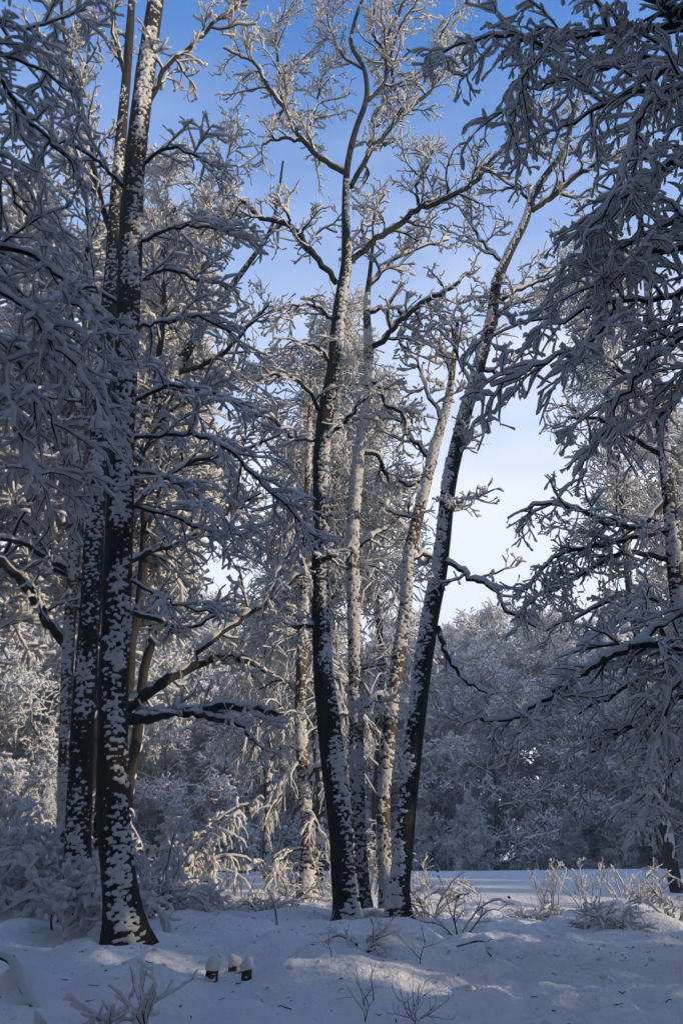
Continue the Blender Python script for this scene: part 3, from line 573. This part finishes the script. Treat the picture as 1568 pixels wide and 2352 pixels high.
# ------------------------------------------------------------------ sunlit birch behind the clump
tree('sunlit_birch', 'slender birch in warm sunlight left of the centre clump, hung with snowy twigs',
     [(702, 2085, 44), (706, 2020, 36), (707, 1930, 30), (697, 1800, 27), (690, 1650, 26), (692, 1500, 23), (700, 1350, 20), (704, 1200, 17), (708, 1050, 13), (712, 920, 8), (716, 800, 4)], 19,
     limbs=[([(692, 1690, 8), (660, 1640, 7), (610, 1650, 6), (570, 1700, 4)], 19, 18.2, 'birch', 2.2),
            ([(692, 1750, 7), (650, 1790, 6), (630, 1860, 4)], 19, 18.4, 'birch', 1.8),
            ([(705, 1950, 6), (660, 1960, 5), (630, 2000, 4)], 19, 18.2, 'birch', 1.6),
            ([(700, 1800, 7), (735, 1760, 6), (765, 1790, 4)], 19, 18.5, 'birch', 1.8),
            ([(690, 1600, 7), (650, 1560, 6), (600, 1580, 4)], 19, 19.8, 'birch', 1.8),
            ([(694, 1580, 7), (740, 1540, 6), (790, 1570, 4)], 19, 20, 'birch', 1.8),
            ([(698, 1450, 7), (660, 1400, 6), (620, 1420, 4)], 19, 19.8, 'birch', 1.6),
            ([(702, 1330, 7), (750, 1280, 6), (800, 1330, 4)], 19, 20, 'birch', 1.6),
            ([(690, 1850, 6), (720, 1880, 5), (745, 1940, 4)], 19, 18.6, 'birch', 1.6),
            ([(703, 1230, 6), (670, 1180, 5), (640, 1220, 3)], 19, 19.8, 'birch', 1.6),
            ([(692, 1700, 8), (760, 1650, 7), (830, 1640, 6), (870, 1700, 4)], 19, 20, 'birch', 2.2)],
     face=.2, spread=1.9, thr=.44, seed=35, bark=BARK_BIRCH, style='birch', th=.04)
# ------------------------------------------------------------------ right hand tree with the thin trunk and layered boughs
tree('layered_tree', 'thin trunk at the right edge with layered snowy boughs reaching left',
     [(1640, 2080, 44), (1605, 1700, 40), (1570, 1480, 36), (1552, 1340, 34), (1538, 1180, 30), (1522, 1020, 27), (1508, 880, 23), (1490, 700, 18), (1470, 500, 12), (1455, 350, 6)], 13,
     limbs=[([(1530, 1140, 13), (1460, 1210, 12), (1390, 1200, 11), (1320, 1168, 10), (1240, 1158, 7), (1200, 1175, 4)], 13, 12, 'fine', .9),
            ([(1535, 1220, 12), (1440, 1240, 11), (1360, 1255, 10), (1290, 1270, 8), (1230, 1320, 6), (1190, 1370, 4)], 13, 12.4, 'fine', .9),
            ([(1545, 1290, 14), (1480, 1270, 13), (1400, 1280, 12), (1330, 1320, 10), (1260, 1360, 8), (1210, 1390, 5)], 13, 12.6, 'fine', .9),
            ([(1525, 1050, 12), (1440, 1000, 10), (1370, 960, 8), (1300, 960, 5)], 13, 13.6, 'fine', .9),
            ([(1515, 950, 12), (1450, 880, 10), (1390, 840, 8), (1330, 830, 5)], 13, 14, 'fine', .9),
            ([(1500, 800, 12), (1430, 720, 9), (1370, 660, 6), (1310, 640, 4)], 13, 13.5, 'fine', .9),
            ([(1560, 1400, 12), (1480, 1370, 10), (1400, 1380, 8), (1320, 1420, 6), (1250, 1450, 4)], 13, 13.8, 'fine', .9),
            ([(1480, 620, 10), (1420, 560, 8), (1360, 520, 5)], 13, 13, 'fine', .9),
            ([(1600, 1560, 13), (1500, 1440, 12), (1430, 1420, 11), (1390, 1460, 8)], 13, 12, 'oak', .9)],
     face=-.3, spread=1.6, thr=.42, seed=41, style='oak')
tree('bough_tree', 'tree beyond the right edge whose low bough ends in sunlit drooping tips',
     [(1740, 2140, 60), (1700, 1800, 56), (1680, 1600, 54), (1670, 1300, 48), (1660, 1000, 40), (1650, 700, 30)], 10,
     limbs=[([(1680, 1520, 22), (1568, 1490, 20), (1480, 1480, 18), (1400, 1508, 16), (1330, 1550, 14), (1259, 1600, 12), (1209, 1637, 10), (1160, 1655, 8), (1104, 1650, 6), (1066, 1665, 4)], 10, 9.2, 'fine', 1.0),
            ([(1680, 1620, 16), (1568, 1600, 14), (1480, 1640, 12), (1400, 1690, 9), (1340, 1750, 6)], 10, 10.5, 'fine', 1.1),
            ([(1680, 1420, 16), (1590, 1500, 14), (1530, 1620, 12), (1500, 1760, 8), (1490, 1880, 5)], 10, 9.4, 'near', 1.2),
            ([(1680, 1560, 14), (1568, 1540, 12), (1480, 1560, 10), (1400, 1600, 8), (1330, 1640, 5)], 10, 11, 'fine', 1.1),
            ([(1680, 1700, 12), (1580, 1720, 10), (1520, 1790, 7), (1480, 1870, 4)], 10, 10.6, 'fine', 1.1),
            ([(1670, 1380, 12), (1580, 1400, 10), (1500, 1450, 8), (1430, 1520, 5)], 10, 10.6, 'oak', 1.0)],
     face=-.3, spread=1.6, thr=.4, seed=43, style='oak')
# ------------------------------------------------------------------ near boughs overhead, right and left
tree('overhanging_tree', 'near tree beyond the right edge whose dark snowy boughs fill the upper right',
     [(2100, 2352, 120), (2000, 1700, 110), (1900, 1000, 95), (1820, 500, 80), (1760, 100, 60), (1700, -300, 30)], 6.2,
     limbs=[([(1760, 100, 34), (1640, 70, 30), (1568, 30, 26), (1500, 0, 20), (1420, -40, 12)], 6.2, 6.0, 'near', .8),
            ([(1700, 90, 18), (1568, 62, 16), (1450, 70, 13), (1349, 84, 10), (1230, 96, 8), (1150, 78, 7), (1084, 92, 6), (1000, 125, 4)], 6.2, 6.6, 'near', 1.25),
            ([(1780, 300, 20), (1620, 230, 16), (1540, 160, 14), (1480, 240, 11), (1450, 320, 9), (1430, 400, 7), (1395, 480, 4)], 6.2, 5.6, 'near', 1.1),
            ([(1350, 84, 8), (1250, 60, 8), (1215, 130, 7), (1200, 190, 6), (1164, 290, 4)], 6.5, 6.2, 'near', 1.2),
            ([(1800, 420, 18), (1568, 360, 14), (1509, 395, 11), (1449, 437, 8), (1405, 500, 4)], 6.2, 5.8, 'near', 1.2),
            ([(1800, 300, 18), (1568, 215, 14), (1460, 215, 10), (1380, 240, 8), (1300, 290, 4)], 6.2, 6.6, 'near', 1.2),
            ([(1840, 600, 20), (1568, 560, 15), (1460, 590, 12), (1404, 650, 10), (1396, 740, 9), (1340, 790, 8), (1280, 818, 7), (1200, 856, 5), (1132, 890, 4)], 6.2, 6.0, 'near', 1.1),
            ([(1840, 640, 18), (1640, 640, 14), (1500, 690, 11), (1400, 700, 8), (1300, 730, 6), (1190, 740, 4)], 6.2, 7.0, 'near', 1.1),
            ([(1860, 760, 18), (1640, 740, 14), (1540, 790, 11), (1470, 860, 8), (1420, 940, 6), (1390, 1010, 4)], 6.2, 6.4, 'near', 1.1),
            ([(1830, 500, 16), (1640, 480, 13), (1530, 520, 10), (1450, 560, 8), (1360, 600, 6), (1290, 610, 4)], 6.2, 6.8, 'near', 1.2),
            ([(1780, 200, 16), (1568, 140, 13), (1450, 140, 10), (1350, 170, 8), (1250, 200, 5), (1180, 190, 3)], 6.2, 7.2, 'near', 1.2),
            ([(1880, 860, 16), (1640, 850, 12), (1560, 900, 9), (1500, 980, 6)], 6.2, 6.8, 'near', 1.0)],
     face=-.3, spread=1.6, thr=.3, seed=51, style='near', snowy=False, dens=.9)
tree('overhanging_tree', 'near tree beyond the left edge whose dark snowy boughs hang in from the left',
     [(-420, 2352, 110), (-380, 1700, 100), (-320, 1000, 90), (-270, 500, 75), (-220, 100, 55), (-180, -300, 30)], 6.0,
     limbs=[([(-300, 620, 20), (-60, 570, 14), (10, 574, 12), (66, 582, 10), (120, 626, 8), (160, 690, 6), (205, 730, 5), (250, 775, 3)], 6.0, 6.4, 'near', 1.2),
            ([(-300, 700, 18), (-60, 640, 12), (30, 690, 9), (100, 760, 7), (160, 830, 5), (215, 900, 3)], 6.0, 5.8, 'near', 1.2),
            ([(-310, 800, 18), (-60, 740, 12), (20, 800, 9), (75, 880, 7), (120, 970, 5), (150, 1090, 3)], 6.0, 6.2, 'near', 1.2),
            ([(-270, 300, 18), (-60, 140, 12), (0, 185, 10), (60, 270, 8), (135, 345, 6), (195, 390, 4)], 6.0, 6.8, 'near', 1.1),
            ([(-240, 150, 16), (-60, 30, 12), (40, 60, 9), (110, 50, 7), (190, 20, 4)], 6.0, 7.2, 'near', 1.1),
            ([(-320, 900, 16), (-60, 860, 11), (10, 930, 8), (60, 1020, 6), (80, 1130, 3)], 6.0, 5.8, 'near', 1.1),
            ([(-280, 420, 16), (-60, 340, 11), (10, 400, 8), (50, 480, 6), (110, 540, 3)], 6.0, 6.6, 'near', 1.1),
            ([(-250, 200, 14), (-40, 100, 10), (50, 140, 7), (130, 190, 5), (180, 230, 3)], 6.0, 7.2, 'near', 1.0)],
     face=.3, spread=1.6, thr=.3, seed=53, style='near', snowy=False, dens=.88)

# ------------------------------------------------------------------ shrubs
def shrub(name, label, u, v, n, Hh, spread_, style, dens=1.0, lean=(0, 0), r=.012, elev=(50, 85), droop=.12, cat='shrub', group=None, wig=.10, az=None, seeds=0, **kw):
    b = gp(u, v); root = thing(name, label, cat, b, group); tips = []
    for k in range(n):
        a = (k + rng.random()) / n * 2 * math.pi if az is None else az + rng.normal() * .5
        el = math.radians(rng.uniform(*elev)); K = 9; L = Hh * rng.uniform(.65, 1.1)
        p = b + np.array([math.cos(a), math.sin(a), 0]) * spread_ * rng.random() * .5; p[2] = float(height(p[0], p[1])) - .04
        d = np.array([math.cos(a) * math.cos(el) + lean[0], math.sin(a) * math.cos(el) + lean[1], math.sin(el)]); d = unit(d); o = [p]
        for j in range(1, K):
            d = d + rng.normal(size=3) * wig; d[2] -= droop * j / K; d = unit(d); q = o[-1] + d * L / (K - 1)
            q[2] = max(q[2], float(height(q[0], q[1])) + .02); o.append(q)
        limb(root, b, np.array(o), np.linspace(r, r * .4, K), style, dens, .2, name='stem', **kw); tips.append(o[-1])
    for k in range(seeds):
        t = tips[k % len(tips)] + rng.normal(size=3) * .06
        a = np.linspace(0, 1, 6)[:, None]; d = unit(rng.normal(size=3) + np.array([0, 0, -.3]))
        P = t + a * d * .05; Rr = np.array([.006, .016, .02, .017, .011, .003])
        part('seed_head', [tube(P[None], Rr[None], 6)], SEED, root, b)
    return root
G_B = 'snow buried shrubs at the foot of the left trunks'
shrub('snowy_bush', 'heaped snowy bush at the far left, in front of the dark trunks', 40, 2120, 15, 2.0, 1.0, 'shrub', 1.1, r=.014, elev=(40, 80), droop=.35, group=G_B, hw=.040, hh=.05)
shrub('snowy_bush', 'lower snowy bush at the left beside the thick trunk', 165, 2130, 11, 1.3, .8, 'shrub', 1.0, elev=(35, 75), droop=.4, group=G_B, hw=.040, hh=.05)
shrub('snowy_bush', 'taller sunlit topped bush at the left picture edge', -10, 2085, 11, 2.6, .9, 'drape', .9, elev=(55, 85), droop=.35, group=G_B, hw=.034)
shrub('snowy_bush', 'bowed shrub with hanging snowy twigs just right of the thick trunk', 365, 2085, 10, 2.6, .45, 'drape', .9, lean=(.15, 0), elev=(55, 85), droop=.35, group=G_B)
shrub('snowy_bush', 'bowed shrub with long snow sleeves hanging right, over the meadow', 400, 2075, 6, 2.5, .4, 'drape', .7, lean=(.3, -.1), elev=(55, 80), droop=.5, group=G_B, hw=.032)
shrub('snowy_bush', 'low snowy shrub hugging the right foot of the thick trunk', 345, 2120, 8, 1.1, .4, 'shrub', .9, lean=(.2, 0), elev=(50, 80), droop=.3, group=G_B, hw=.03)
shrub('snow_arch', 'snow loaded twigs bent to the ground in a patch of sunlight', 425, 2095, 8, .7, .5, 'shrub', .9, elev=(30, 60), droop=.5, hw=.035, hh=.04)
shrub('snowy_bush', 'tall snow heaped bush behind the left bushes, beside the slim trunk', 95, 2075, 12, 3.0, .8, 'drape', .8, elev=(55, 85), droop=.3, group=G_B, hw=.03)
G_L = 'frosted shrubs round the sunlit birch'
shrub('frosted_shrub', 'frosted shrub at the foot of the sunlit birch', 680, 2070, 9, 1.0, .6, 'shrub', .8, elev=(40, 75), droop=.3, group=G_L, hw=.015, hh=.02)
shrub('frosted_shrub', 'frosted upright shrub between birch and centre clump', 760, 2060, 7, 1.1, .4, 'shrub', .7, elev=(50, 80), droop=.1, group=G_L, hw=.015, hh=.02)
shrub('frosted_shrub', 'frosted shrub seen between the stems of the centre clump', 852, 2055, 9, 1.7, .5, 'shrub', .8, elev=(45, 80), droop=.1, group=G_L, hw=.017, hh=.022)
shrub('grass_mound', 'low mound of snowed grass left of the sunlit birch', 610, 2085, 14, .55, .9, 'shrub', .8, elev=(25, 60), droop=.4, group=G_L, hw=.012, hh=.016)
shrub('seedhead_shrub', 'open shrub with dark seed heads right of the centre clump', 985, 2105, 10, 1.05, .5, 'shrub', .6, elev=(35, 80), droop=.2, seeds=9, hw=.014, hh=.018)
shrub('seedhead_shrub', 'low arching stems with seed heads beside the path', 1050, 2140, 6, .9, .4, 'thin', .8, elev=(20, 60), droop=.3, seeds=5)
G_R = 'thin bare shrubs on the bank beside the path'
shrub('bare_shrub', 'thin bare shrub standing before the blue meadow', 1262, 2072, 9, .85, .4, 'thin', 1.0, r=.008, elev=(60, 85), droop=0, group=G_R, hw=.012, hh=.016)
shrub('bare_shrub', 'thin bare shrub with snowy tips on the right bank', 1350, 2075, 8, .9, .4, 'thin', 1.0, r=.008, elev=(60, 85), droop=0, group=G_R, hw=.014, hh=.018)
shrub('bare_shrub', 'leaning bare shrub on the bank nearer the right edge', 1440, 2078, 8, .8, .5, 'thin', 1.0, r=.008, elev=(50, 80), droop=0, group=G_R, hw=.014, hh=.018)
shrub('bare_shrub', 'dense twiggy shrub cut by the right edge', 1550, 2100, 11, .8, .5, 'shrub', .8, r=.009, elev=(45, 80), droop=.1, group=G_R, hw=.014, hh=.018)
shrub('grass_tuft', 'dark grass tuft bent under snow on the right bank', 1395, 2130, 14, .38, .35, 'shrub', .6, elev=(15, 50), droop=.5, r=.006, hw=.02, hh=.025)
shrub('grass_tuft', 'small snowed tuft left of the right bank', 1235, 2110, 9, .3, .3, 'shrub', .6, elev=(15, 50), droop=.5, r=.006, hw=.015, hh=.02)
shrub('bent_twigs', 'bent twigs under a snow blanket in front of the centre clump', 835, 2170, 6, .4, .3, 'thin', .9, elev=(20, 60), droop=.5, hw=.012, hh=.014)
shrub('young_sapling', 'dark bare sapling right of the thick trunk', 362, 2100, 3, 1.9, .15, 'thin', .5, r=.012, elev=(70, 85), droop=0)
shrub('dry_twig', 'forked dry twig with a snow cap in the left foreground', 340, 2290, 3, .22, .05, 'thin', .6, r=.006, elev=(45, 80), droop=.2, hw=.014, hh=.016)
shrub('dry_twig', 'small bent fern like twig poking from the foreground snow', 262, 2292, 4, .15, .1, 'thin', .9, r=.006, elev=(20, 60), droop=.5, hw=.014, hh=.016)
shrub('dry_twig', 'single straight dry stick before the centre clump', 762, 2215, 1, .22, .02, 'thin', .1, r=.005, elev=(75, 85), droop=0, hw=.002, hh=.002)
shrub('dry_twig', 'single dry stick right of the centre mound', 965, 2215, 1, .32, .02, 'thin', .1, r=.005, elev=(70, 85), droop=0, hw=.002, hh=.002)
shrub('dry_twig', 'forked dry stem at the bottom edge, centre', 838, 2345, 2, .2, .03, 'thin', .1, r=.0035, elev=(50, 80), droop=0, hw=.002, hh=.002)
shrub('dry_twig', 'starry dry seed stem at the bottom edge, right of centre', 955, 2348, 4, .11, .03, 'thin', .5, r=.0035, elev=(40, 80), droop=0, hw=.002, hh=.002)
shrub('dry_twig', 'two thin dry stems on the snow left of the centre clump', 640, 2110, 3, .6, .15, 'thin', .5, r=.006, elev=(60, 85), droop=0, hw=.004, hh=.004)

# ------------------------------------------------------------------ fallen wood
def fallen(name, label, pts, lift, r, snow_w=.03, side=0, group=None):
    w = []
    for (u, v) in pts: p = gp(u, v); w.append([*p, r])
    w = np.array(w); w[:, 2] += np.array(lift); sp = spline(w, 18); P, R = sp[:, :3], np.linspace(r, r * .5, 18)
    root = thing(name, label, 'branch', P[0], group)
    o = part('stick', [tube(P[None], R[None], 8)], BARK, root, P[0])
    part('snow', [snow_tube(P[None], R[None], 8, snow_w, snow_w * 1.2, .2, .5)], SNOW, o, P[0], 'stuff')
    if side:
        P2, R2 = grow(P[None], R[None], side, .5, 5, rmax=.012)
        t = part('side_twigs', [tube(P2, R2, 4)], TWIG, root, P[0], 'stuff'); part('twig_snow', [snow_tube(P2, R2, 4, snow_w * .5, snow_w * .5)], SNOW, t, P[0], 'stuff')
    return root
fallen('fallen_branch', 'snow topped branch sloping into the snow at the bottom left corner', [(-60, 2240), (0, 2262), (50, 2300), (98, 2338)], [.16, .13, .07, .0], .03, .012, 1)
fallen('fallen_branch', 'thin arched branch lying on the snow beside the path', [(1050, 2185), (1085, 2186), (1120, 2200), (1142, 2222)], [.05, .10, .09, .0], .011, .006, 2)
G_LOG = 'felled branches heaped on the meadow'
fallen('fallen_log', 'long snowy felled branch lying on the meadow edge', [(500, 2012), (550, 2013), (600, 2006), (640, 2005)], [.25, .2, .25, .2], .10, .10, 8, G_LOG)
fallen('fallen_log', 'upper branch of the felled heap on the meadow', [(470, 1998), (530, 1994), (590, 1993), (630, 1990)], [.4, .5, .45, .3], .09, .10, 8, G_LOG)
fallen('fallen_log', 'short thick piece of the felled heap, nearer the bushes', [(430, 2028), (455, 2030), (480, 2032)], [.12, .16, .1], .10, .10, 0, G_LOG)

# ------------------------------------------------------------------ litter and fallen snow clods, nobody could count them
def scatter(n, kind):
    x = rng.uniform(-5.5, 6.5, n * 3); y = 5 + 14 * rng.random(n * 3) ** 1.3
    k = (np.abs(x) < .45 * y + .6); x, y = x[k][:n], y[k][:n]; n = len(x); z = height(x, y)
    if kind == 'litter':
        a = rng.uniform(0, 2 * math.pi, n); L = rng.uniform(.02, .11, n); t = np.linspace(-.5, .5, 3)
        P = np.stack([x[:, None] + np.cos(a)[:, None] * L[:, None] * t, y[:, None] + np.sin(a)[:, None] * L[:, None] * t, z[:, None] + .006 + rng.normal(size=(n, 3)) * .008], -1)
        return tube(P, np.tile(rng.uniform(.0025, .006, n)[:, None], (1, 3)), 3)
    r = rng.uniform(.012, .05, n) * rng.random(n) ** .5; a = np.arange(6) * math.pi / 3
    V = []
    for zz, q in ((-.6, .8), (.1, 1.0), (.6, .7), (.85, .08)):
        rr = r[:, None] * q * rng.uniform(.75, 1.25, (n, 6))
        V.append(np.stack([x[:, None] + rr * np.cos(a), y[:, None] + rr * np.sin(a), z[:, None] + r[:, None] * zz * rng.uniform(.7, 1.1, (n, 1)) + 0 * rr], -1))
    return rings(np.stack(V, 1))
o = obj('twig_litter', mesh('twig_litter', scatter(420, 'litter'), TWIG), kind='stuff'); o['label'] = 'bits of twig and bark fallen on the snow'; o['category'] = 'litter'
o = obj('snow_clods', mesh('snow_clods', scatter(600, 'clods'), SNOW), kind='stuff'); o['label'] = 'small clods of snow fallen from the branches'; o['category'] = 'snow'

# ------------------------------------------------------------------ three cut stumps with snow caps
def stump(label, u, v, wpx, hpx, capw, caph, lean):
    b = gp(u, v); k = zdepth(b) / F; r = wpx * k / 2; hh = hpx * k
    root = thing('cut_stump', label, 'stump', b, 'snow capped stumps in the foreground')
    P = np.array([b + np.array([lean * t * hh, 0, -.12 + t * (hh + .12)]) for t in np.linspace(0, 1, 12)]); R = r * np.linspace(1.12, 1.0, 12)
    vq, fr = trunk_tube(P, R, 20, int(u), .12)
    post = part('post', [vq], REED, root, b)
    part('snow_patches', [trunk_snow(P, R, fr, 0, 1.5, .62, .008, .012, int(u))], SNOW, post, b, 'stuff')
    top = P[-1]; n = 16; a = np.arange(20) * 2 * math.pi / 20; cw, ch = capw * k / 2, caph * k
    prof = [(.0, -.02), (.9 * r / cw, -.03), (.95, .02), (1.02, .2), (1.0, .45), (.93, .66), (.76, .84), (.46, .96), (.02, 1.0)]
    V = np.array([[[top[0] + q * cw * (1 + .06 * math.sin(2 * t + u) + .05 * math.sin(3 * t)) * math.cos(t), top[1] + q * cw * (1 + .05 * math.cos(2 * t + u)) * math.sin(t), top[2] + z * ch * (1 + .05 * math.sin(t + u)) ] for t in a] for (q, z) in prof])
    sh_ = np.array([prof_[1] for prof_ in prof])[:, None]
    V[..., 0] += cw * (.22 * math.sin(u) * sh_ + .25 * (noise(V[..., 0] * 14, V[..., 2] * 14, int(u)) - .5)); V[..., 2] += ch * (.35 * (noise(V[..., 0] * 11, V[..., 1] * 11, int(u) + 1) - .5) + .25 * math.cos(u) * (V[..., 0] - top[0]) / cw * np.clip(sh_, 0, 1))
    part('snow_cap', [rings(V[None])], SNOW, root, b)
stump('leftmost snow capped stump, standing apart in the foreground', 484, 2252, 27, 20, 33, 26, .12)
stump('middle snow capped stump with the widest cap', 538, 2250, 28, 13, 34, 22, 0)
stump('rightmost snow capped stump, tallest and darkest post', 565, 2252, 22, 20, 31, 25, .05)

# ------------------------------------------------------------------ thin winter haze
hz = bpy.data.meshes.new('haze')
vv = [(x, y, z) for x in (-90, 90) for y in (-40, 130) for z in (-2, 30)]
hz.from_pydata(vv, [], [(0, 1, 3, 2), (4, 6, 7, 5), (0, 4, 5, 1), (2, 3, 7, 6), (0, 2, 6, 4), (1, 5, 7, 3)])
hm, hnt, hout = mat('haze'); pv = N(hnt, 'ShaderNodeVolumePrincipled', Density=.003); pv.inputs['Color'].default_value = (.72, .86, 1, 1)
hnt.links.new(pv.outputs[0], hout.inputs['Volume']); hz.materials.append(hm)
o = obj('haze', hz, kind='stuff'); o['label'] = 'thin winter haze over the clearing'
print('TRIS', TRIS[0])
